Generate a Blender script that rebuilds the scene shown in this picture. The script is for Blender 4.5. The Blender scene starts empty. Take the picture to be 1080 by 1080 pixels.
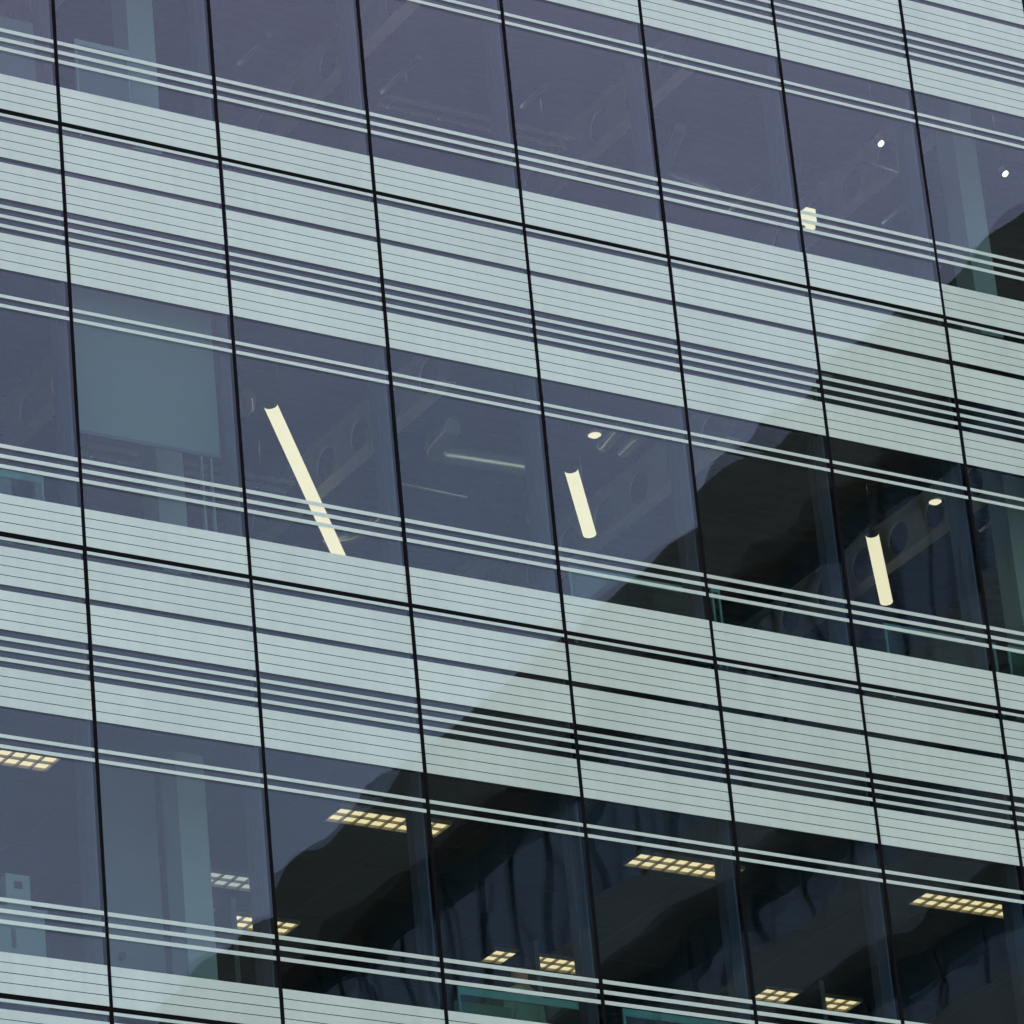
import bpy, math, random
from math import sin, cos, pi, radians
from mathutils import Vector, Matrix

rnd = random.Random(11)
sc = bpy.context.scene
col = sc.collection
W = 1.5            # bay width
H = 3.9092         # storey height
GROUND = -24.2
B0, B1 = -2, 9     # bays built
R0, R1 = -3, 1     # storeys built (row r stands on the joint at z = r*H)

# ------------------------------------------------------------------ materials
def newmat(name):
    m = bpy.data.materials.new(name); m.use_nodes = True
    nt = m.node_tree; nt.nodes.clear()
    out = nt.nodes.new('ShaderNodeOutputMaterial')
    return m, nt, out

def pbr(name, rgb, rough=.6, metal=0., var=.0, scale=4., coat=0., ior=1.5, spec=.5, coat_ior=1.5, stretch=(1, 1, 1), bump=0., coat_tint=None):
    m, nt, out = newmat(name)
    b = nt.nodes.new('ShaderNodeBsdfPrincipled')
    b.inputs['Roughness'].default_value = rough
    b.inputs['Metallic'].default_value = metal
    b.inputs['IOR'].default_value = ior
    b.inputs['Specular IOR Level'].default_value = spec
    b.inputs['Coat Weight'].default_value = coat
    b.inputs['Coat Roughness'].default_value = 0.
    b.inputs['Coat IOR'].default_value = coat_ior
    if coat_tint: b.inputs['Coat Tint'].default_value = (*coat_tint, 1)
    b.inputs['Base Color'].default_value = (*rgb, 1)
    if var or bump:
        tc = nt.nodes.new('ShaderNodeTexCoord'); mp = nt.nodes.new('ShaderNodeMapping')
        mp.inputs['Scale'].default_value = stretch
        nt.links.new(tc.outputs['Object'], mp.inputs['Vector'])
        nz = nt.nodes.new('ShaderNodeTexNoise'); nz.inputs['Scale'].default_value = scale
        nz.inputs['Detail'].default_value = 5.
        nt.links.new(mp.outputs['Vector'], nz.inputs['Vector'])
        if var:
            rp = nt.nodes.new('ShaderNodeValToRGB')
            rp.color_ramp.elements[0].position = .3; rp.color_ramp.elements[1].position = .7
            rp.color_ramp.elements[0].color = (*[c*(1-var) for c in rgb], 1)
            rp.color_ramp.elements[1].color = (*[min(1, c*(1+var)) for c in rgb], 1)
            nt.links.new(nz.outputs['Fac'], rp.inputs['Fac'])
            nt.links.new(rp.outputs['Color'], b.inputs['Base Color'])
        if bump:
            bp = nt.nodes.new('ShaderNodeBump'); bp.inputs['Distance'].default_value = bump
            nt.links.new(nz.outputs['Fac'], bp.inputs['Height'])
            nt.links.new(bp.outputs['Normal'], b.inputs['Normal'])
    nt.links.new(b.outputs['BSDF'], out.inputs['Surface'])
    return m

def glass(name, trans, gloss, ior, vary=0.):
    m, nt, out = newmat(name)
    t = nt.nodes.new('ShaderNodeBsdfTransparent'); t.inputs['Color'].default_value = (*trans, 1)
    g = nt.nodes.new('ShaderNodeBsdfGlossy'); g.inputs['Color'].default_value = (*gloss, 1)
    g.inputs['Roughness'].default_value = 0.
    f = nt.nodes.new('ShaderNodeFresnel'); ge = nt.nodes.new('ShaderNodeNewGeometry'); iv = nt.nodes.new('ShaderNodeMapRange')   # same reflectance from both sides of the sheet
    iv.inputs['To Min'].default_value = ior; iv.inputs['To Max'].default_value = 1/ior
    nt.links.new(ge.outputs['Backfacing'], iv.inputs['Value']); nt.links.new(iv.outputs[0], f.inputs['IOR'])
    mx = nt.nodes.new('ShaderNodeMixShader')
    if vary:                                                    # coatings differ a little from pane to pane
        oi = nt.nodes.new('ShaderNodeObjectInfo'); rp = nt.nodes.new('ShaderNodeValToRGB')
        rp.color_ramp.elements[0].color = (gloss[0]*(1-vary*1.3), gloss[1]*(1-vary*.8), gloss[2]*(1-vary*.5), 1)
        rp.color_ramp.elements[1].color = (gloss[0]*(1+vary*.6), gloss[1]*(1+vary*.3), gloss[2]*(1+vary*.5), 1)
        nt.links.new(oi.outputs['Random'], rp.inputs['Fac'])
        tc = nt.nodes.new('ShaderNodeTexCoord'); f2 = None          # camera grain painted into the reflection tint as fine mottle, plus broad clouding
        for sc_, lo, hi in ((70., .84, 1.16), (1.1, .90, 1.10)):
            nz = nt.nodes.new('ShaderNodeTexNoise'); nz.inputs['Scale'].default_value = sc_; nz.inputs['Detail'].default_value = 3.
            mr = nt.nodes.new('ShaderNodeMapRange'); mr.inputs['From Min'].default_value = .3; mr.inputs['From Max'].default_value = .7
            mr.inputs['To Min'].default_value = lo; mr.inputs['To Max'].default_value = hi
            nt.links.new(tc.outputs['Object'], nz.inputs['Vector']); nt.links.new(nz.outputs['Fac'], mr.inputs['Value'])
            vm = nt.nodes.new('ShaderNodeVectorMath'); vm.operation = 'SCALE'
            nt.links.new(f2 or rp.outputs['Color'], vm.inputs[0]); nt.links.new(mr.outputs[0], vm.inputs['Scale']); f2 = vm.outputs[0]
        nt.links.new(f2, g.inputs['Color'])
    nt.links.new(f.outputs['Fac'], mx.inputs['Fac'])
    nt.links.new(t.outputs['BSDF'], mx.inputs[1]); nt.links.new(g.outputs['BSDF'], mx.inputs[2])
    nt.links.new(mx.outputs['Shader'], out.inputs['Surface'])
    return m

def clear(name, trans=(1, 1, 1)):
    m, nt, out = newmat(name)
    t = nt.nodes.new('ShaderNodeBsdfTransparent'); t.inputs['Color'].default_value = (*trans, 1)
    nt.links.new(t.outputs['BSDF'], out.inputs['Surface'])
    return m

def emit(name, rgb, s):
    m, nt, out = newmat(name)
    e = nt.nodes.new('ShaderNodeEmission'); e.inputs['Color'].default_value = (*rgb, 1); e.inputs['Strength'].default_value = s
    nt.links.new(e.outputs['Emission'], out.inputs['Surface'])
    return m

def frit():
    m = pbr('white_ceramic_frit', (.405, .474, .384), .55, coat=1., coat_ior=1.56, spec=.1)
    nt = m.node_tree; b = next(n for n in nt.nodes if n.type == 'BSDF_PRINCIPLED')
    tc = nt.nodes.new('ShaderNodeTexCoord'); 
    oi = nt.nodes.new('ShaderNodeObjectInfo')
    add = nt.nodes.new('ShaderNodeVectorMath'); add.operation = 'ADD'
    cx = nt.nodes.new('ShaderNodeCombineXYZ'); mu = nt.nodes.new('ShaderNodeMath'); mu.operation = 'MULTIPLY'; mu.inputs[1].default_value = 40.
    nt.links.new(oi.outputs['Random'], mu.inputs[0]); nt.links.new(mu.outputs[0], cx.inputs[1])
    nt.links.new(tc.outputs['Object'], add.inputs[0]); nt.links.new(cx.outputs[0], add.inputs[1])
    facs = []
    for sc_, st, lo in ((1., (1.2, 1, .5), .955), (1., (14, 1, .9), .97), (60., (1, 1, 1), .985)):   # clouding, run-down streaks, fine mottle
        mp = nt.nodes.new('ShaderNodeMapping'); mp.inputs['Scale'].default_value = st
        nz = nt.nodes.new('ShaderNodeTexNoise'); nz.inputs['Scale'].default_value = sc_; nz.inputs['Detail'].default_value = 4.
        mr = nt.nodes.new('ShaderNodeMapRange'); mr.inputs['From Min'].default_value = .3; mr.inputs['From Max'].default_value = .7
        mr.inputs['To Min'].default_value = lo; mr.inputs['To Max'].default_value = 2-lo
        nt.links.new(add.outputs[0], mp.inputs['Vector']); nt.links.new(mp.outputs[0], nz.inputs['Vector']); nt.links.new(nz.outputs['Fac'], mr.inputs['Value'])
        facs.append(mr.outputs[0])
    mr = nt.nodes.new('ShaderNodeMapRange'); mr.inputs['To Min'].default_value = .97; mr.inputs['To Max'].default_value = 1.03
    nt.links.new(oi.outputs['Random'], mr.inputs['Value']); facs.append(mr.outputs[0])
    f = facs[0]
    for g in facs[1:]:
        q = nt.nodes.new('ShaderNodeMath'); q.operation = 'MULTIPLY'; nt.links.new(f, q.inputs[0]); nt.links.new(g, q.inputs[1]); f = q.outputs[0]
    vm = nt.nodes.new('ShaderNodeVectorMath'); vm.operation = 'SCALE'; vm.inputs[0].default_value = (.405, .474, .384)
    nt.links.new(f, vm.inputs['Scale']); nt.links.new(vm.outputs[0], b.inputs['Base Color'])
    return m

M = {}
M['outer'] = glass('solar_control_glass', (.76, .83, .815), (1., .95, 1.), 1.53)
M['inner'] = glass('inner_glass', (.74, .81, .785), (1., .87, .88), 1.56, .24)
M['clear'] = clear('clear_back_face')
M['seal'] = pbr('edge_seal', (.012, .013, .014), .6)
M['frit'] = frit()
M['black'] = pbr('black_gasket', (.0025, .0025, .003), .7, spec=.05)
M['back'] = pbr('shadow_box_metal', (.022, .026, .034), .7, spec=.1)
M['alu'] = pbr('anodised_aluminium', (.055, .07, .11), .5, metal=.0, var=.06, scale=3.)
M['fin'] = pbr('pale_mullion_lining', (.040, .041, .055), .6, var=.05)
M['slab'] = pbr('concrete_slab', (.12, .12, .12), .9, var=.15, scale=3., bump=.01)
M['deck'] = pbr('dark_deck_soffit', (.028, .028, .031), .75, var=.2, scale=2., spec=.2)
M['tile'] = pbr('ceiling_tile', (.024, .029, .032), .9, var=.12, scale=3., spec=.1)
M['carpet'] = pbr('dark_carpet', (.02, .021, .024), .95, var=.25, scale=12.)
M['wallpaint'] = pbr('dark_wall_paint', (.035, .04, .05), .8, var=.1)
M['column'] = pbr('painted_column', (.25, .335, .32), .6, var=.04, scale=3.)
M['partition'] = pbr('pale_partition', (.115, .145, .155), .7, var=.05, scale=3.)
M['steel'] = pbr('painted_beam_steel', (.46, .42, .36), .55, var=.1, scale=6.)
M['silver'] = pbr('galvanised_steel', (.95, .90, .80), .24, metal=.75, var=.1, scale=20.)
M['blind'] = pbr('blind_fabric', (.105, .172, .160), .9, var=.05, scale=60.)
M['white'] = pbr('white_laminate', (.24, .31, .30), .5, var=.03)
M['greenglass'] = glass('green_screen_glass', (.62, .85, .76), (1, 1, 1), 1.6)
M['greenedge'] = pbr('green_glass_edge', (.10, .30, .26), .25, spec=.6, var=.1)
M['greenpanel'] = pbr('green_fabric_panel', (.10, .26, .18), .8, var=.08)
M['darkpanel'] = pbr('dark_panel', (.012, .013, .016), .6)
M['lamp'] = emit('lit_lamp_diffuser', (1., .81, .57), .355)
M['louvre_lamp'] = emit('lit_louvre_reflector', (1., .75, .43), .35)
M['louvre_dim'] = emit('dim_louvre_reflector', (.9, .88, .80), .16)
M['spot'] = emit('lit_spot', (1., .93, .74), .9)
M['louvre'] = pbr('louvre_blade', (.30, .27, .20), .35, metal=.4)
M['bezel'] = pbr('lamp_bezel', (.35, .33, .28), .4)

# ------------------------------------------------------------------ mesh helpers
class MB:
    def __init__(s): s.v = []; s.f = []; s.m = []; s.n = {}; s.sm = []
    def box(s, x0, x1, y0, y1, z0, z1, mi=0):
        b = len(s.v)
        s.v += [(x0, y0, z0), (x1, y0, z0), (x1, y1, z0), (x0, y1, z0), (x0, y0, z1), (x1, y0, z1), (x1, y1, z1), (x0, y1, z1)]
        for q in ((3, 2, 1, 0), (4, 5, 6, 7), (0, 1, 5, 4), (1, 2, 6, 5), (2, 3, 7, 6), (3, 0, 4, 7)):
            s.f.append([b+i for i in q]); s.m.append(mi); s.sm.append(False)
    def quad(s, pts, mi=0):
        b = len(s.v); s.v += pts; s.f.append(list(range(b, b+len(pts)))); s.m.append(mi); s.sm.append(False)
    def tube(s, pts, rad, n=12, mi=0, ridge=0., cap=True):
        """a pipe along pts; ridge > 0 gives a ribbed, flexible look"""
        P = [Vector(p) for p in pts]; b = len(s.v)
        for i, p in enumerate(P):
            t = (P[min(i+1, len(P)-1)]-P[max(i-1, 0)]).normalized()
            up = Vector((0, 0, 1)) if abs(t.z) < .9 else Vector((1, 0, 0))
            a = t.cross(up).normalized(); c = a.cross(t)
            r = (rad[i] if isinstance(rad, (list, tuple)) else rad)*(1+(ridge if i % 2 else 0))
            for k in range(n):
                an = 2*pi*k/n; q = p+a*r*cos(an)+c*r*sin(an); s.v.append(tuple(q))
        for i in range(len(P)-1):
            for k in range(n):
                k2 = (k+1) % n
                s.f.append([b+i*n+k, b+i*n+k2, b+(i+1)*n+k2, b+(i+1)*n+k]); s.m.append(mi); s.sm.append(True)
        if cap:
            s.f.append([b+k for k in range(n)]); s.m.append(mi); s.sm.append(False)
            s.f.append([b+(len(P)-1)*n+k for k in reversed(range(n))]); s.m.append(mi); s.sm.append(False)
    def lathe(s, prof, n=24, mi=0, c=(0, 0, 0)):
        b = len(s.v)
        for r, z in prof:
            for k in range(n):
                a = 2*pi*k/n; s.v.append((c[0]+r*cos(a), c[1]+r*sin(a), c[2]+z))
        for i in range(len(prof)-1):
            for k in range(n):
                k2 = (k+1) % n
                s.f.append([b+i*n+k, b+i*n+k2, b+(i+1)*n+k2, b+(i+1)*n+k]); s.m.append(mi); s.sm.append(True)
    def build(s, name, mats, parent=None, loc=(0, 0, 0), rz=0.):
        me = bpy.data.meshes.new(name); me.from_pydata(s.v, [], s.f)
        for m in (mats if isinstance(mats, (list, tuple)) else [mats]): me.materials.append(m)
        me.polygons.foreach_set('material_index', s.m)
        me.polygons.foreach_set('use_smooth', s.sm)
        me.update()
        if s.n:
            ns = [s.n.get(i, None) for i in range(len(s.v))]
            me.normals_split_custom_set([ (ns[me.loops[l].vertex_index] or tuple(p.normal)) for p in me.polygons for l in p.loop_indices])
        o = bpy.data.objects.new(name, me); col.objects.link(o)
        o.location = loc; o.rotation_euler = (0, 0, rz)
        if parent: o.parent = parent
        return o

def empty(name, loc=(0, 0, 0), rz=0., label=None, cat=None, group=None):
    o = bpy.data.objects.new(name, None); col.objects.link(o)
    o.location = loc; o.rotation_euler = (0, 0, rz); o.empty_display_size = .2
    tag(o, label, cat, group); return o

def tag(o, label=None, cat=None, group=None, kind=None):
    if label: o['label'] = label
    if cat: o['category'] = cat
    if group: o['group'] = group
    if kind: o['kind'] = kind
    return o

def copy_tree(o, parent=None):
    kids = [c for c in bpy.data.objects if c.parent == o]
    c = o.copy(); col.objects.link(c)
    if parent: c.parent = parent
    for k in kids: copy_tree(k, c)
    return c

# ------------------------------------------------------------------ glass that is never quite flat
def warp(seed, bow, wav, tilt=.0004):
    """height field of a sealed unit: slight inward bow plus roller waves (metres)"""
    r = random.Random(seed)
    k = bow*r.uniform(.75, 1.2); kz = k*.25
    tx, tz = r.gauss(0, tilt), r.gauss(0, tilt)
    ws = []
    for _ in range(5):
        lam = r.uniform(.42, 1.25); an = r.uniform(-.6, .6) + (pi/2 if r.random() < .6 else 0)
        ws.append((2*pi/lam*cos(an), 2*pi/lam*sin(an), r.uniform(0, 2*pi), wav*r.uniform(.3, 1.)*lam/6.28))
    def f(x, z):
        u = x-.75; v = z-H/2
        y = -k*u*u-kz*v*v*.3+tx*u+tz*v; dx = -2*k*u+tx; dz = -.6*kz*v+tz
        for a, b, p, A in ws:
            y += A*sin(a*u+b*v+p); c = A*cos(a*u+b*v+p); dx += a*c; dz += b*c
        return y, dx, dz
    return f

def sheet(mb, f, x0, x1, z0, z1, yoff, nx, nz, mi=0):
    b = len(mb.v)
    for j in range(nz+1):
        z = z0+(z1-z0)*j/nz
        for i in range(nx+1):
            x = x0+(x1-x0)*i/nx
            y, dx, dz = f(x, z)
            mb.n[len(mb.v)] = tuple(Vector((dx, -1, dz)).normalized())
            mb.v.append((x, y+yoff, z))
    for j in range(nz):
        for i in range(nx):
            a = b+j*(nx+1)+i
            mb.f.append([a, a+1, a+nx+2, a+nx+1]); mb.m.append(mi); mb.sm.append(True)

def pane(name, f, y, th, mat, parent, loc=(0, 0, 0)):
    mb = MB(); e = .012
    sheet(mb, f, e, W-e, e+.004, H-e-.012, y, 18, 44)
    x0, x1, z0, z1, y1 = e, W-e, e+.004, H-e-.012, y+th
    mb.quad([(x0, y1, z0), (x0, y1, z1), (x1, y1, z1), (x1, y1, z0)], 1)
    for a, b in (((x0, z0), (x1, z0)), ((x1, z0), (x1, z1)), ((x1, z1), (x0, z1)), ((x0, z1), (x0, z0))):
        mb.quad([(a[0], y+.002, a[1]), (a[0], y1-.0005, a[1]), (b[0], y1-.0005, b[1]), (b[0], y+.002, b[1])], 2)
    return mb.build(name, [mat, M['clear'], M['seal']], parent, loc)

def strips(name, f, zs, parent):
    """white fired strips standing 2 mm proud of the glass"""
    mb = MB(); x0, x1 = .0185, W-.0185
    for z0, z1 in zs:
        nz = max(1, round((z1-z0)/.09))
        sheet(mb, f, x0, x1, z0, z1, -.0022, 18, nz)
        for i in range(18):                                   # the edges, following the glass
            xa, xb = x0+(x1-x0)*i/18, x0+(x1-x0)*(i+1)/18
            for z in (z0, z1):
                ya, yb = f(xa, z)[0], f(xb, z)[0]
                q = [(xa, ya-.0022, z), (xb, yb-.0022, z), (xb, yb-.0003, z), (xa, ya-.0003, z)]
                mb.quad(q[::-1] if z == z0 else q, 0)
    return mb.build(name, M['frit'], parent)

def cut(z0, z1, gaps, g=.0068):
    out = []; a = z0
    for q in sorted(gaps): out.append((a, q-g/2)); a = q+g/2
    out.append((a, z1)); return out

BANDS = [cut(.0165, .351, (.103, .186, .269)), cut(2.407, 2.743, (2.491, 2.58, 2.665)),
         cut(3.072, 3.412, (3.155, 3.239, 3.325)), cut(3.464, 3.799, (3.549, 3.633, 3.717))]
LINES = [[(.583, .617), (.673, .708), (.764, .799)], [(2.049, 2.080), (2.138, 2.169)],
         [(2.797, 2.829), (2.888, 2.920), (2.978, 3.010)], [(3.857, 3.884)]]

# ------------------------------------------------------------------ the glazed office building
office = empty('office_building', (0, 0, 0), 0, 'glass office tower striped with white horizontal bands on its dark reflective panes', 'building')
for r in range(R0, R1+1):
    for b in range(B0, B1):
        seed = (r+10)*100+b+10
        f1 = warp(seed, .00085, .0012, .0018); f2 = warp(seed+5000, .0010, .0013, .0010)
        p = pane('glass_panel', f1, 0., .008, M['outer'], office, (b*W, 0, r*H))
        pane('inner_pane', f2, .019, .006, M['inner'], p)
        for z in BANDS: strips('frit_band', f1, z, p)
        for z in LINES: strips('frit_line', f1, z, p)
        for za, zb in ((2.44, H-.03), (.03, .30)):
            mb = MB(); mb.box(.036, W-.036, .085, .10, za, zb); mb.build('spandrel_backing', M['back'], p)
ZB, ZT = R0*H, (R1+1)*H
XB, XE = B0*W, B1*W
for b in range(B0, B1+1):                                       # vertical joints and the mullions behind them
    x = b*W
    mb = MB(); mb.box(x-.0155, x+.0155, -.0045, .05, ZB, ZT)
    j = mb.build('vertical_joint', M['black'], office)
    mb = MB(); mb.box(x-.034, x+.034, .0505, .175, ZB, ZT); mb.build('mullion', M['alu'], office)
    mb = MB(); mb.box(x-.045, x+.045, .1765, .285, ZB, ZT); mb.build('mullion_lining', M['fin'], office)
for r in range(R0, R1+2):                                       # horizontal joints between storeys
    for b in range(B0, B1):
        mb = MB(); mb.box(b*W+.0157, (b+1)*W-.0157, -.0035, .045, r*H-.0205, r*H+.0155)
        mb.build('horizontal_joint', M['black'], office)
YB = 9.5
for r in range(R0, R1+2):
    z = r*H
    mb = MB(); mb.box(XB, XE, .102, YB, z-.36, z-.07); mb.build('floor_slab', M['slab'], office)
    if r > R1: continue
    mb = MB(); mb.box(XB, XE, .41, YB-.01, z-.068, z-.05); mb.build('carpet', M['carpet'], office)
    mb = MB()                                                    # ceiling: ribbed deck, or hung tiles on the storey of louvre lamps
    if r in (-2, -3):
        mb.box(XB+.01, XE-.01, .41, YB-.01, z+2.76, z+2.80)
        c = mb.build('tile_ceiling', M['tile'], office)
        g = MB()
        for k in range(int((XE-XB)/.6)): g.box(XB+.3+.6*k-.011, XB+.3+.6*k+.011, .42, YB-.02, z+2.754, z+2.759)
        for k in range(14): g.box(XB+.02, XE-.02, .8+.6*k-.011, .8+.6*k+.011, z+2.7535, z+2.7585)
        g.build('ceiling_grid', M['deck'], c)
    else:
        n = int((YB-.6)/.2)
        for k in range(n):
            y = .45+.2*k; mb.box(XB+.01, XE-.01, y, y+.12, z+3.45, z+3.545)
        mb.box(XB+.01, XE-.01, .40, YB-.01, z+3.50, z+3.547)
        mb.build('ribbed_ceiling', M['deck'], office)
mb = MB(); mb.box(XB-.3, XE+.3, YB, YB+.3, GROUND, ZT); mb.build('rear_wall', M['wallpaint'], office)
for x in (XB-.3, XE+.05):
    mb = MB(); mb.box(x, x+.25, .1, YB-.001, ZB-.36, ZT); mb.build('side_wall', M['wallpaint'], office)
mb = MB(); mb.box(XB-.3, XE+.3, .06, YB+.3, ZT+.001, ZT+.4); mb.build('roof', M['slab'], office)
mb = MB(); mb.box(XB-.3, XE+.3, .08, YB-.001, GROUND, ZB-.365); mb.build('lower_storeys', M['back'], office)
for r in range(R0, R1+1):                                        # square columns nine metres apart
    for x in (1.39, 10.36):
        mb = MB(); mb.box(x-.13, x+.13, 1.0, 1.26, r*H-.049, r*H+(3.445 if r not in (-2, -3) else 2.752))
        mb.build('column', M['column'], office)

# cellular steel beams, one every three metres
def cell_beam(x, z, y0=1.3, y1=9.3):
    mb = MB(); h = .42; pitch = .62; R = .165; n = 32; t = .012
    zc = z+.215
    y = y0
    while y+pitch < y1:
        yc = y+pitch/2
        ring, rect = [], []
        for k in range(n):
            a = 2*pi*(k+.5)/n; ring.append((yc+R*cos(a), zc+R*sin(a)))
            q = max(abs(cos(a))/(pitch/2), abs(sin(a))/(h/2)); rect.append((yc+cos(a)/q, zc+sin(a)/q))
        for k in range(n):
            k2 = (k+1) % n
            for xs, fl in ((x-t, False), (x+t, True)):
                q = [(xs, *ring[k]), (xs, *ring[k2]), (xs, *rect[k2]), (xs, *rect[k])]
                mb.quad(q if fl else q[::-1])
            mb.quad([(x-t, *ring[k]), (x-t, *ring[k2]), (x+t, *ring[k2]), (x+t, *ring[k])])
        y += pitch
    mb.box(x-.075, x+.075, y0, y1, z-.012, z+.004); mb.box(x-.075, x+.075, y0, y1, z+.427, z+.443)
    return mb.build('cellular_beam', M['steel'], office)
for r in (-1, 0):
    for x in (-1.6, 1.4, 4.42, 7.42, 10.38): cell_beam(x, r*H+3.0)

# ------------------------------------------------------------------ things inside
def at(r, x, y, h): return (x, y, r*H+h)

# hanging linear lamps with a curved diffuser
def linear_lamp(loc, L, ang, label):
    t = empty('linear_lamp', loc, ang, label, 'lamp', 'linear lamps hung in the middle storey')
    w = .062; n = 12
    prof = [(-w*cos(pi*k/n), -.036*sin(pi*k/n)) for k in range(n+1)]
    mb = MB()
    for k in range(n):
        (a, b), (c, d) = prof[k], prof[k+1]
        mb.quad([(0, a, b), (0, c, d), (L, c, d), (L, a, b)])
    mb.build('diffuser', M['lamp'], t)
    mb = MB(); mb.box(.02, L-.02, -w*.5, w*.5, .002, .05); mb.build('housing', M['darkpanel'], t)
    for x in (0.0, L):
        mb = MB(); mb.quad([(x, a, b) for a, b in prof]); mb.build('end_cap', M['darkpanel'], t)
    for x in (L*.15, L*.85):
        mb = MB(); mb.tube([(x, 0, .05), (x, 0, .70)], .0018, 6); mb.build('hanger', M['silver'], t)
    return t
linear_lamp(at(-1, 2.925, 1.87, 2.75), 3.2, math.atan2(2.44, 2.07), 'long cream linear lamp hanging near the pulled down roller blind')
linear_lamp(at(-1, 6.08, 1.975, 2.75), 1.39, math.atan2(1.08, .87), 'short cream linear lamp beside the edge of the dark reflection')
linear_lamp(at(-1, 9.475, 2.09, 2.75), 1.56, math.atan2(1.20, 1.0), 'cream linear lamp glowing inside the dark reflected area')

# ceiling dishes
def dish_lamp(loc, label):
    t = empty('dish_lamp', loc, 0, label, 'lamp', 'round dish lamps')
    mb = MB(); mb.lathe([(.0001, -.004), (.03, -.004), (.062, .012), (.072, .03), (.07, .034), (.03, .05), (.02, .07), (.0001, .07)], 24); mb.build('shade', M['bezel'], t)
    mb = MB(); mb.lathe([(.0001, -.012), (.036, -.010), (.060, .006)], 24); mb.build('bulb', M['lamp'], t)
    mb = MB(); mb.tube([(0, 0, .07), (0, 0, .68)], .005, 6); mb.build('stem', M['silver'], t)
dish_lamp(at(-1, 5.93, 1.33, 2.755), 'round dish lamp above the short cream linear lamp beside the reflection edge')
dish_lamp(at(-1, 9.66, 1.32, 2.755), 'round dish lamp glowing within the dark reflection above a linear lamp')

def spot_lamp(loc, label):
    t = empty('spotlight', loc, 0, label, 'spotlight', 'small spotlights of the upper storey')
    mb = MB(); mb.tube([(-.02, .03, .09), (0, 0, .02)], .032, 14); mb.build('can', M['bezel'], t)
    mb = MB(); mb.tube([(.0, -.0005, .0195), (.006, -.009, .006)], [.034, .030], 14); mb.build('bulb', M['spot'], t)
    mb = MB(); mb.tube([(-.02, .03, .09), (-.02, .03, .69)], .006, 6); mb.build('stem', M['silver'], t)
spot_lamp(at(0, 9.69, 1.44, 2.75), 'small bright spotlight in the upper storey, two bays from a pale column')
spot_lamp(at(0, 11.18, 1.45, 2.75), 'small bright spotlight right of the pale upper storey column')

t = empty('box_pendant', at(0, 9.47, 2.43, 2.30), 0, 'small glowing cream box lamp low behind the triple white lines', 'lamp')
mb = MB(); mb.box(-.055, .055, -.055, .055, .06, .20); mb.build('shade', M['lamp'], t)
mb = MB(); mb.box(-.03, .04, -.04, .03, -.01, .0595); mb.build('bulb', M['lamp'], t)
mb = MB(); mb.tube([(0, 0, .221), (0, 0, 1.14)], .005, 6); mb.build('cord', M['seal'], t)

# louvre lamps of the lower storey
def louvre_lamp(loc, label, mat='louvre_lamp', L=1.09):
    t = empty('louvre_lamp', loc, 0, label, 'ceiling light', 'louvre lamps in the lower storey ceiling')
    D = .29
    mb = MB()
    for x0, x1, y0, y1 in ((0, L, 0, .012), (0, L, D-.012, D), (0, .012, .0121, D-.0121), (L-.012, L, .0121, D-.0121)): mb.box(x0, x1, y0, y1, -.03, .004)
    mb.build('frame', M['louvre'], t)
    mb = MB(); nx = round(L/.136)
    for i in range(nx):                                          # a shallow pyramid reflector in every cell
        for j in range(2):
            xa, xb = .012+(L-.024)*i/nx, .012+(L-.024)*(i+1)/nx; ya, yb = .012+(D-.024)*j/2, .012+(D-.024)*(j+1)/2
            xm, ym = (xa+xb)/2, (ya+yb)/2
            c = [(xa, ya, -.004), (xb, ya, -.004), (xb, yb, -.004), (xa, yb, -.004)]; m = (xm, ym, .0025)
            for k in range(4): mb.quad([c[k], m, c[(k+1) % 4]])
    mb.build('reflector', M[mat], t)
    mb = MB()
    for i in range(1, nx): x = .012+(L-.024)*i/nx; mb.box(x-.006, x+.006, .0122, D-.0122, -.028, -.005)
    mb.box(.0122, L-.0122, D/2-.006, D/2+.006, -.0275, -.0052)
    mb.build('louvre', M['louvre'], t)
    return t
lv = [(-.66, 1.38, 'louvre lamp cut by the left picture border above the white cabinet'),
      (3.09, 1.51, 'louvre lamp where the sloping reflection edge meets the ceiling'),
      (6.07, 1.51, 'louvre lamp directly above the half hidden pair of far lamps and the open dark door'),
      (9.04, 1.43, 'louvre lamp lowest at the right end of the front row'),
      (6.03, 3.88, 'far louvre lamp partly hidden by the open dark door'),
      (2.95, 3.90, 'far louvre lamp glimpsed beside the pale lower storey column'),
      (8.97, 3.90, 'far louvre lamp crossed by a thin upright screen edge')]
for x, y, l in lv: louvre_lamp(at(-2, x, y, 2.752), l)
louvre_lamp(at(-2, 2.45, 3.10, 2.752), 'dim greyish louvre lamp right beside the pale lower storey column', 'louvre_dim', .82)

# roller blind
t = empty('roller_blind', at(-1, .08, .20, 0), 0, 'grey teal roller blind pulled halfway down behind one pane', 'blind')
mb = MB(); mb.box(0, 1.34, 0, .004, 1.18, 2.62); mb.build('fabric', M['blind'], t)
mb = MB(); mb.box(-.005, 1.345, -.008, .012, 1.15, 1.179); mb.build('bottom_bar', M['alu'], t)
mb = MB(); mb.tube([(0, .0, 2.65), (1.34, .0, 2.65)], .03, 12); mb.build('roller', M['white'], t)

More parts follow.
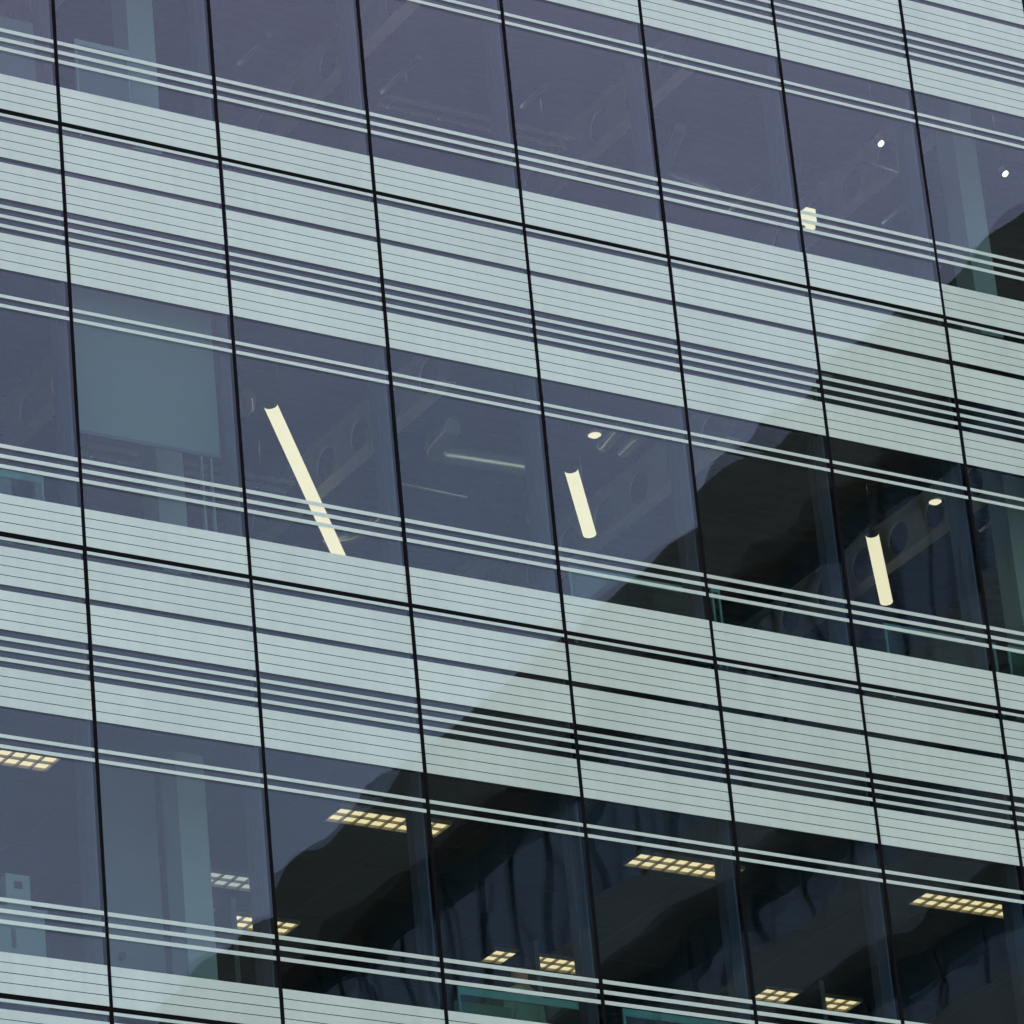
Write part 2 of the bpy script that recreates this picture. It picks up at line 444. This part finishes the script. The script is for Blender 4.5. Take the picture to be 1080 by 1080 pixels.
# ducts and pipes of the exposed ceilings
def bend(pts, r=.16, n=6):
    P = [Vector(p) for p in pts]; out = [P[0]]
    for i in range(1, len(P)-1):
        a = P[i]+(P[i-1]-P[i]).normalized()*r; b = P[i]+(P[i+1]-P[i]).normalized()*r
        for k in range(n+1):
            u = k/n; out.append(a*(1-u)**2+P[i]*2*u*(1-u)+b*u*u)
    out.append(P[-1]); fine = []
    for a, b in zip(out, out[1:]):
        m = max(1, int((b-a).length/.02))
        fine += [a.lerp(b, k/m) for k in range(m)]
    return fine+[out[-1]]
def pipe(name, r, pts, rad, ridge, label, group=None, cat='duct'):
    o = Vector(at(r, *pts[0])); P = [Vector(at(r, *p))-o for p in pts]
    mb = MB(); mb.tube(bend(P) if len(P) > 2 or ridge else P, rad, 16, ridge=ridge)
    return tag(mb.build(name, M['silver'], None, o), label, cat, group)
pipe('flexible_duct', -1, [(4.90, 2.05, 3.0), (4.96, 2.56, 3.0), (5.31, 2.53, 3.0), (5.96, 2.49, 3.0)], .085, .17, 'bent silver flexible duct hanging between the two linear lamps')
pipe('ceiling_pipe', -1, [(4.86, 3.2, 3.0), (5.75, 3.23, 3.0)], .018, 0, 'thin straight silver pipe below the bent flexible duct', None, 'pipe')
pipe('round_duct', -1, [(6.62, 3.45, 3.02), (6.62, 5.0, 3.02)], .10, 0, 'round dark duct end near the triple white lines of the middle storey')
pipe('flexible_duct', -1, [(6.35, 1.55, 3.02), (6.40, 1.9, 3.02)], .06, .12, 'short silver duct left of the round dish lamp beside the reflection edge', None)
pipe('flexible_duct', -1, [(6.62, 1.62, 3.02), (6.64, 1.95, 3.02)], .06, .12, 'short silver duct just right of and below the round dish lamp', None)
pipe('flexible_duct', -1, [(2.78, 2.0, 2.9), (2.95, 2.3, 2.9), (2.6, 2.4, 2.9)], .06, .2, 'crumpled silver duct beside the top of the long linear lamp')
pipe('flexible_duct', -1, [(5.20, 3.80, 3.0), (5.22, 4.30, 3.0), (4.95, 4.5, 3.0)], .06, .2, 'crumpled silver duct behind the lower end of the long linear lamp')
gp = 'silver pipes under the upper storey ceiling'
for x, y0, y1, l in ((3.26, 2.52, 1.97, 'short bright pipe under the upper ceiling, in the bay right of the pale column'),
                     (4.73, 2.45, 1.77, 'faint pipe under the upper ceiling, two bays right of the pale column'),
                     (6.08, 2.16, 1.75, 'shortest faint pipe under the upper ceiling, three bays right of the column'),
                     (9.02, 3.08, 2.28, 'long thin pipe under the upper ceiling, left of the glowing box lamp'),
                     (10.6, 2.7, 1.95, 'thin pipe beside the steel beam right of the glowing box lamp')):
    pipe('ceiling_pipe', 0, [(x, y0, 2.75), (x, y1, 2.75)], .03, 0, l, gp, 'pipe')
pipe('ceiling_pipe', -1, [(10.6, 1.3, 2.9), (10.62, 1.9, 2.9)], .02, 0, 'thin pipe right of the linear lamp in the dark reflection', None, 'pipe')

def tray(r, x0, x1, y, h, label):
    t = empty('cable_tray', at(r, x0, y, h), 0, label, 'cable tray', 'cable trays under the exposed ceilings')
    L = x1-x0
    for a in (-.09, .075):
        mb = MB(); mb.box(0, L, a, a+.015, 0, .05); mb.build('side_rail', M['silver'], t)
    mb = MB(); k = .1
    while k < L: mb.box(k, k+.02, -.0745, .0745, .005, .018); k += .28
    mb.build('rungs', M['silver'], t)
    for k in (.3, L-.3):
        mb = MB(); mb.tube([(k, .0, .02), (k, .0, .46)], .006, 6); mb.build('hanger', M['silver'], t)
tray(-1, 2.0, 4.1, 3.6, 2.95, 'cable tray crossing behind the long linear lamp')
tray(0, 5.0, 7.1, 2.9, 2.95, 'cable tray under the upper storey ceiling in the third bay right of the column')
pipe('flexible_duct', 0, [(7.9, 2.2, 2.95), (8.2, 3.0, 2.95), (8.9, 3.1, 2.95)], .06, .12, 'bent silver duct under the upper ceiling left of the box lamp')
pipe('ceiling_pipe', 0, [(9.75, 1.9, 2.85), (10.25, 1.95, 2.85)], .02, 0, 'short crosswise pipe under the spotlight of the upper storey', None, 'pipe')

# green-edged glass screens by the windows
def glass_screen(r, x, L, y, top, label):
    t = empty('glass_screen', at(r, x, y, -.049), 0, label, 'screen', 'green edged glass screens by the windows')
    mb = MB(); mb.box(.0205, L-.0205, -.005, .005, .05, top-.0655+.049); mb.build('pane', M['greenglass'], t)
    mb = MB(); mb.box(0, L, -.010, .010, top-.065+.049, top+.049); mb.build('top_edge', M['greenedge'], t)
    for a in (0, L-.02):
        mb = MB(); mb.box(a, a+.02, -.009, .009, .0, top-.0655+.049); mb.build('post', M['greenedge'], t)
glass_screen(-1, 4.99, 1.38, .58, .965, 'green edged glass screen below the short linear lamp by the reflection edge')
glass_screen(-1, 6.46, .09, .58, 1.03, 'narrow green glass screen post right of the reflection edge')
glass_screen(-1, 8.30, 1.22, .58, .965, 'green edged glass screen below the linear lamp in the dark reflection')
glass_screen(-1, 9.66, 1.3, .58, .965, 'green edged glass screen at the right border of the middle storey')
glass_screen(-2, 3.49, 1.22, .58, .83, 'green edged glass screen in front of the standing person')
glass_screen(-2, 5.08, 1.3, .58, .83, 'green edged glass screen right of the standing person')
glass_screen(-1, -1.4, 1.37, .58, .90, 'pale glass screen at the left border of the middle storey')
t = empty('desk_screen', at(-2, 3.52, .66, -.049), 0, 'green fabric desk screen behind the glass in the lower storey', 'screen')
mb = MB(); mb.box(0, .53, 0, .03, .25, .79); mb.build('panel', M['greenpanel'], t)
for a in (.03, .46): 
    mb = MB(); mb.box(a, a+.04, .005, .025, 0, .2495); mb.build('leg', M['alu'], t)

# white cabinet and what stands on it
t = empty('storage_cabinet', at(-2, -1.25, .80, -.049), 0, 'pale storage cabinet standing at the left border of the lower storey', 'cabinet')
mb = MB(); mb.box(0, 1.14, 0, .45, .08, 1.12); mb.build('body', M['white'], t)
mb = MB(); mb.box(-.01, 1.16, -.015, .46, 1.1205, 1.145); mb.build('top', M['white'], t)
for a in (.01, .575):
    mb = MB(); mb.box(a, a+.555, -.018, -.0005, .10, 1.10); d = mb.build('door', M['white'], t)
    mb = MB(); mb.box(a+.26, a+.29, -.035, -.0185, .8, .95); mb.build('handle', M['alu'], d)
mb = MB(); mb.box(.01, 1.13, .03, .44, 0, .0795); mb.build('plinth', M['darkpanel'], t)
t = empty('file_box', at(-2, -.40, .86, 1.0965), 0, 'upright white file box standing on the pale storage cabinet', 'box')
mb = MB(); mb.box(0, .21, 0, .25, 0, .31); mb.build('body', M['white'], t)
mb = MB(); mb.box(.07, .14, -.004, -.0005, .19, .25); mb.build('finger_hole', M['darkpanel'], t)

# pale partition and door next to the column
t = empty('partition_wall', at(-2, .62, 1.30, -.049), 0, 'pale full height partition left of the lower storey column', 'partition')
mb = MB(); mb.box(0, .60, 0, .08, 0, 2.8); mb.build('panel', M['partition'], t)
mb = MB(); mb.box(-.04, -.001, -.01, .09, 0, 2.8); mb.build('edge_post', M['alu'], t)
mb = MB(); mb.lathe([(.0001, 0), (.03, .005), (.035, .03), (.02, .05), (.0001, .05)], 16)
k = mb.build('knob', M['darkpanel'], t, (.20, -.002, 1.07)); k.rotation_euler = (pi/2, 0, 0)

# whiteboard stands and a low wall board in the upper storey
t = empty('board_stand', at(0, .52, .62, -.049), 0, 'framed pale board standing left of the upper storey column', 'board')
mb = MB(); mb.box(.02, .50, 0, .02, .55, 1.29); mb.build('panel', M['partition'], t)
mb = MB(); mb.box(.0, .52, -.006, .026, 1.2905, 1.34); mb.build('top_rail', M['white'], t)
for a in (0., .50):
    mb = MB(); mb.box(a, a+.019, -.004, .024, 0, 1.29); mb.build('post', M['white'], t)
t = empty('pinboard', at(0, -1.2, .60, -.049), 0, 'pale teal pinboard at the left border of the upper storey', 'board')
mb = MB(); mb.box(0, 1.44, 0, .03, .4, 1.13); mb.build('panel', M['partition'], t)
mb = MB(); mb.box(-.01, 1.45, -.008, .038, 1.1305, 1.38); mb.build('top_rail', M['blind'], t)
for a in (.05, 1.35):
    mb = MB(); mb.box(a, a+.04, .005, .025, 0, .3995); mb.build('leg', M['alu'], t)
t = empty('door_frame', at(-1, 1.66, .95, -.049), 0, 'slim pale upright frame below the roller blind', 'frame')
for a in (0., .09):
    mb = MB(); mb.box(a, a+.022, 0, .04, 0, 2.1); mb.build('post', M['white'], t)
mb = MB(); mb.box(0, .112, 0, .04, 2.1005, 2.13); mb.build('head', M['white'], t)

# open doors hiding part of the far lamps
def open_door(r, x, y, ang, hgt, w, label):
    t = empty('open_door', at(r, x, y, -.049), ang, label, 'door', 'dark doors standing open')
    mb = MB(); mb.box(.012, w, -.02, .02, .01, hgt); d = mb.build('leaf', M['darkpanel'], t)
    mb = MB(); mb.box(0, .0115, -.022, .022, .01, hgt+.01); mb.build('edge_strip', M['partition'], t)
    mb = MB(); mb.box(.08, .20, -.05, -.0205, 1.0, 1.03); mb.build('handle', M['alu'], d)
open_door(-2, 5.56, 2.5, pi/2, 2.27, .75, 'dark open door in front of the pair of far louvre lamps')
open_door(-2, 2.57, 2.5, pi/2, 2.27, .75, 'dark open door behind the pale lower storey column')
open_door(-2, 8.57, 2.5, pi/2, 2.27, .75, 'dark open door edge between the far lamps at bottom right')

# ------------------------------------------------------------------ person standing in the lower storey
def person():
    base = at(-2, 4.90, 1.78, -.049)
    t = empty('person', base, radians(200), 'person with dark hair and a pale green shirt standing behind a glass screen', 'person')
    def skinned(name, V, E, R, mat, root=0):
        me = bpy.data.meshes.new(name); me.from_pydata(V, E, []); o = bpy.data.objects.new(name, me); col.objects.link(o)
        o.parent = t; me.materials.append(mat)
        md = o.modifiers.new('skin', 'SKIN'); md.use_smooth_shade = True
        for i, rr in enumerate(R):
            me.skin_vertices[0].data[i].radius = rr if isinstance(rr, tuple) else (rr, rr)
        me.skin_vertices[0].data[root].use_root = True
        s = o.modifiers.new('sub', 'SUBSURF'); s.levels = 2; s.render_levels = 2
        return o
    skin = pbr('skin', (.50, .24, .17), .5); hair = pbr('dark_hair', (.015, .011, .009), .5)
    shirt = pbr('pale_green_shirt', (.33, .38, .27), .8); trousers = pbr('dark_trousers', (.02, .022, .03), .8)
    V = [(0, 0, .95), (0, 0, 1.12), (0, .01, 1.32), (0, .01, 1.44), (0, 0, 1.51), (0, -.01, 1.60), (0, -.015, 1.70),
         (.17, .01, 1.40), (.24, .0, 1.12), (.20, -.20, 1.02), (.16, -.30, 1.03), (-.17, .01, 1.40), (-.24, .0, 1.12), (-.20, -.20, 1.02), (-.16, -.30, 1.03),
         (.09, 0, .88), (.10, 0, .48), (.10, .03, .09), (.11, -.14, .035), (-.09, 0, .88), (-.10, 0, .48), (-.10, .03, .09), (-.11, -.14, .035)]
    E = [(0, 1), (1, 2), (2, 3), (3, 4), (4, 5), (5, 6), (3, 7), (7, 8), (8, 9), (9, 10), (3, 11), (11, 12), (12, 13), (13, 14),
         (0, 15), (15, 16), (16, 17), (17, 18), (0, 19), (19, 20), (20, 21), (21, 22)]
    R = [(.15, .10), (.135, .095), (.15, .10), (.10, .075), .05, (.072, .088), (.066, .078), .055, .042, .033, .024, .055, .042, .033, .024,
         .085, .058, .042, .034, .085, .058, .042, .034]
    body = skinned('body', V, E, R, skin)
    # shirt and trousers follow the body, a little larger
    sv = [0, 1, 2, 3, 7, 8, 11, 12]; ix = {v: i for i, v in enumerate(sv)}
    skinned('shirt', [V[i] for i in sv], [(ix[a], ix[b]) for a, b in E if a in ix and b in ix],
            [tuple(q*1.13 for q in (R[i] if isinstance(R[i], tuple) else (R[i], R[i]))) for i in sv], shirt)
    tv = [0, 15, 16, 17, 19, 20, 21]; ix = {v: i for i, v in enumerate(tv)}
    skinned('trousers', [V[i] for i in tv], [(ix[a], ix[b]) for a, b in E if a in ix and b in ix],
            [tuple(q*1.16 for q in (R[i] if isinstance(R[i], tuple) else (R[i], R[i]))) for i in tv], trousers)
    mb = MB(); n = 20
    prof = [(.0001, .118), (.045, .108), (.078, .075), (.09, .03), (.088, -.01)]
    mb.lathe([(a, b) for a, b in prof], n, 0, (0, .012, 1.65)); mb.build('hair', hair, t)
    mb = MB()
    for s in (-1, 1):
        mb.lathe([(.0001, .009), (.007, .006), (.009, 0), (.007, -.006), (.0001, -.009)], 10, 0, (s*.03, -.092, 1.64))
    mb.build('eyes', hair, t)
    mb = MB(); mb.quad([(-.012, -.093, 1.60), (.012, -.093, 1.60), (0, -.118, 1.605)]); mb.quad([(-.012, -.093, 1.60), (0, -.118, 1.605), (0, -.092, 1.65)]); mb.quad([(.012, -.093, 1.60), (0, -.092, 1.65), (0, -.118, 1.605)])
    mb.build('nose', skin, t)
person()

# ------------------------------------------------------------------ the block across the court, seen only in the glass
def reflected_block():
    # face line through (47.1, -61.8); it recedes from the glass tower
    dx, dy = .0875, -.9962
    t = empty('office_block', (47.15, -61.83, GROUND), math.atan2(dy, dx), 'dark office block with jutting floor bands facing the glass tower', 'building')
    top = 31.2-GROUND; S = 3.8; L0, L1, DP = -34., 62., 24.
    # local: +x along the face away from the tower, face looks along -y, body behind it at +y... the face plane is y = 0
    olive = pbr('dark_olive_cladding', (.10, .125, .10), .7, var=.12, scale=.6, spec=.2)
    lite = pbr('grey_olive_spandrel', (.140, .190, .180), .8, var=.12, scale=.5, bump=.02, spec=.2)
    soff = pbr('dark_soffit', (.03, .035, .03), .8)
    bglass = pbr('blue_tinted_glass', (.032, .084, .110), .03, spec=.6, ior=1.7)
    bar = pbr('dark_window_bar', (.034, .058, .070), .5)
    beige = pbr('beige_window_blind', (.34, .30, .16), .8)
    mb = MB(); mb.box(L0+.5, L1-.5, 1.6, DP, 0, top-.4); mb.build('core', soff, t)
    mb = MB(); mb.box(L0, L1, 0, DP+.2, top-2.7, top); mb.build('parapet', olive, t)
    def band(z0, z1, glaz):
        mb = MB(); mb.box(L0+.4, L1-.4, 1.05, 1.5, z0, z1, 0)
        k = 0; x = L0+1.
        while x < L1-1:
            w = .12 if k % 2 else .05
            mb.box(x-w, x+w, .97, 1.049, z0, z1, 1); x += 1.65; k += 1
        mb.build('window_band', [bglass, bar], t)
    band(top-7.6, top-2.701, True)
    z = top-7.6
    while z > 2:
        mb = MB(); mb.box(L0, L1, 0, 1.6, max(z-1.65, .2), z-.001); mb.build('floor_band', lite, t)
        band(max(z-S, .0), z-1.651, True); z -= S
reflected_block()

# ------------------------------------------------------------------ ground
mb = MB(); mb.quad([(-900, -900, GROUND), (900, -900, GROUND), (900, 900, GROUND), (-900, 900, GROUND)])
g = mb.build('ground', pbr('paved_ground', (.22, .215, .20), .9, var=.2, scale=.3), None); tag(g, None, None, None, 'structure')

# ------------------------------------------------------------------ light
EL, AZ = radians(42), radians(25)      # sun behind the tower
w = bpy.data.worlds.new('World'); sc.world = w; w.use_nodes = True
nt = w.node_tree; bg = nt.nodes['Background']
sky = nt.nodes.new('ShaderNodeTexSky'); sky.sky_type = 'NISHITA'; sky.sun_disc = False
sky.sun_elevation = EL; sky.sun_rotation = AZ; sky.air_density = 1.0; sky.dust_density = 4.0; sky.ozone_density = 1.2
tc = nt.nodes.new('ShaderNodeTexCoord'); nz = nt.nodes.new('ShaderNodeTexNoise')
nz.inputs['Scale'].default_value = 12.; nz.inputs['Detail'].default_value = 4.; nz.inputs['Roughness'].default_value = .45
mp = nt.nodes.new('ShaderNodeMapping'); mp.inputs['Location'].default_value = (3.3, 1.7, 5.2)
nt.links.new(tc.outputs['Generated'], mp.inputs['Vector']); nt.links.new(mp.outputs['Vector'], nz.inputs['Vector'])
cr = nt.nodes.new('ShaderNodeValToRGB'); cr.color_ramp.elements[0].position = .35; cr.color_ramp.elements[1].position = .68
cr.color_ramp.elements[0].color = (1.0, 1.04, 1.06, 1); cr.color_ramp.elements[1].color = (1.66, 1.42, 1.47, 1)      # thin high cloud, denser higher up
sx = nt.nodes.new('ShaderNodeSeparateXYZ'); nt.links.new(tc.outputs['Generated'], sx.inputs[0])
el = nt.nodes.new('ShaderNodeMapRange'); el.inputs['From Min'].default_value = .36; el.inputs['From Max'].default_value = .53
nt.links.new(sx.outputs['Z'], el.inputs['Value'])
av = nt.nodes.new('ShaderNodeMath'); av.operation = 'MULTIPLY_ADD'; av.inputs[1].default_value = .30; nt.links.new(nz.outputs['Fac'], av.inputs[0])
sc2 = nt.nodes.new('ShaderNodeMath'); sc2.operation = 'MULTIPLY'; sc2.inputs[1].default_value = .50; nt.links.new(el.outputs[0], sc2.inputs[0]); nt.links.new(sc2.outputs[0], av.inputs[2])
nt.links.new(av.outputs[0], cr.inputs['Fac'])
cm = nt.nodes.new('ShaderNodeMix'); cm.data_type = 'RGBA'; cm.blend_type = 'MULTIPLY'; cm.inputs[0].default_value = 1.
hs = nt.nodes.new('ShaderNodeHueSaturation'); hs.inputs['Saturation'].default_value = .78   # a milky, hazy sky
nt.links.new(sky.outputs['Color'], hs.inputs['Color']); nt.links.new(hs.outputs['Color'], cm.inputs[6]); nt.links.new(cr.outputs['Color'], cm.inputs[7]); nt.links.new(cm.outputs[2], bg.inputs['Color']); bg.inputs['Strength'].default_value = .12
sd = bpy.data.lights.new('sun', 'SUN'); sd.energy = 3.; sd.angle = radians(.5); sd.color = (1., .95, .87)
so = bpy.data.objects.new('sun', sd); col.objects.link(so)
v = Vector((sin(AZ)*cos(EL), cos(AZ)*cos(EL), sin(EL)))
so.rotation_euler = (-v).to_track_quat('-Z', 'Y').to_euler(); so.location = v*80

# ------------------------------------------------------------------ camera
yaw, pitch, roll, F = .585959882, .452749952, -.0974498711, 5557.11213
f = Vector((sin(yaw)*cos(pitch), cos(yaw)*cos(pitch), sin(pitch)))
r0 = Vector((cos(yaw), -sin(yaw), 0)); u0 = r0.cross(f)
r = r0*cos(roll)+u0*sin(roll); u = -r0*sin(roll)+u0*cos(roll)
cd = bpy.data.cameras.new('camera'); cd.sensor_width = 36; cd.lens = F/1080*36; cd.clip_end = 3000; cd.clip_start = .5
co = bpy.data.objects.new('camera', cd); col.objects.link(co)
mw = Matrix(((r.x, u.x, -f.x), (r.y, u.y, -f.y), (r.z, u.z, -f.z))).to_4x4()
mw.translation = Vector((-17.9525892, -33.2073926, -22.2484722)); co.matrix_world = mw
sc.camera = co

sc.view_settings.view_transform = 'Standard'; sc.view_settings.look = 'None'
sc.view_settings.exposure = 2.13; sc.view_settings.gamma = 1
sc.cycles.max_bounces = 10; sc.cycles.transparent_max_bounces = 24; sc.cycles.glossy_bounces = 5
sc.cycles.use_denoising = True
sc.cycles.denoiser = 'OPENIMAGEDENOISE'; sc.cycles.denoising_input_passes = 'RGB_ALBEDO_NORMAL'
sc.cycles.caustics_reflective = False; sc.cycles.caustics_refractive = False
sc.cycles.sample_clamp_indirect = 6.
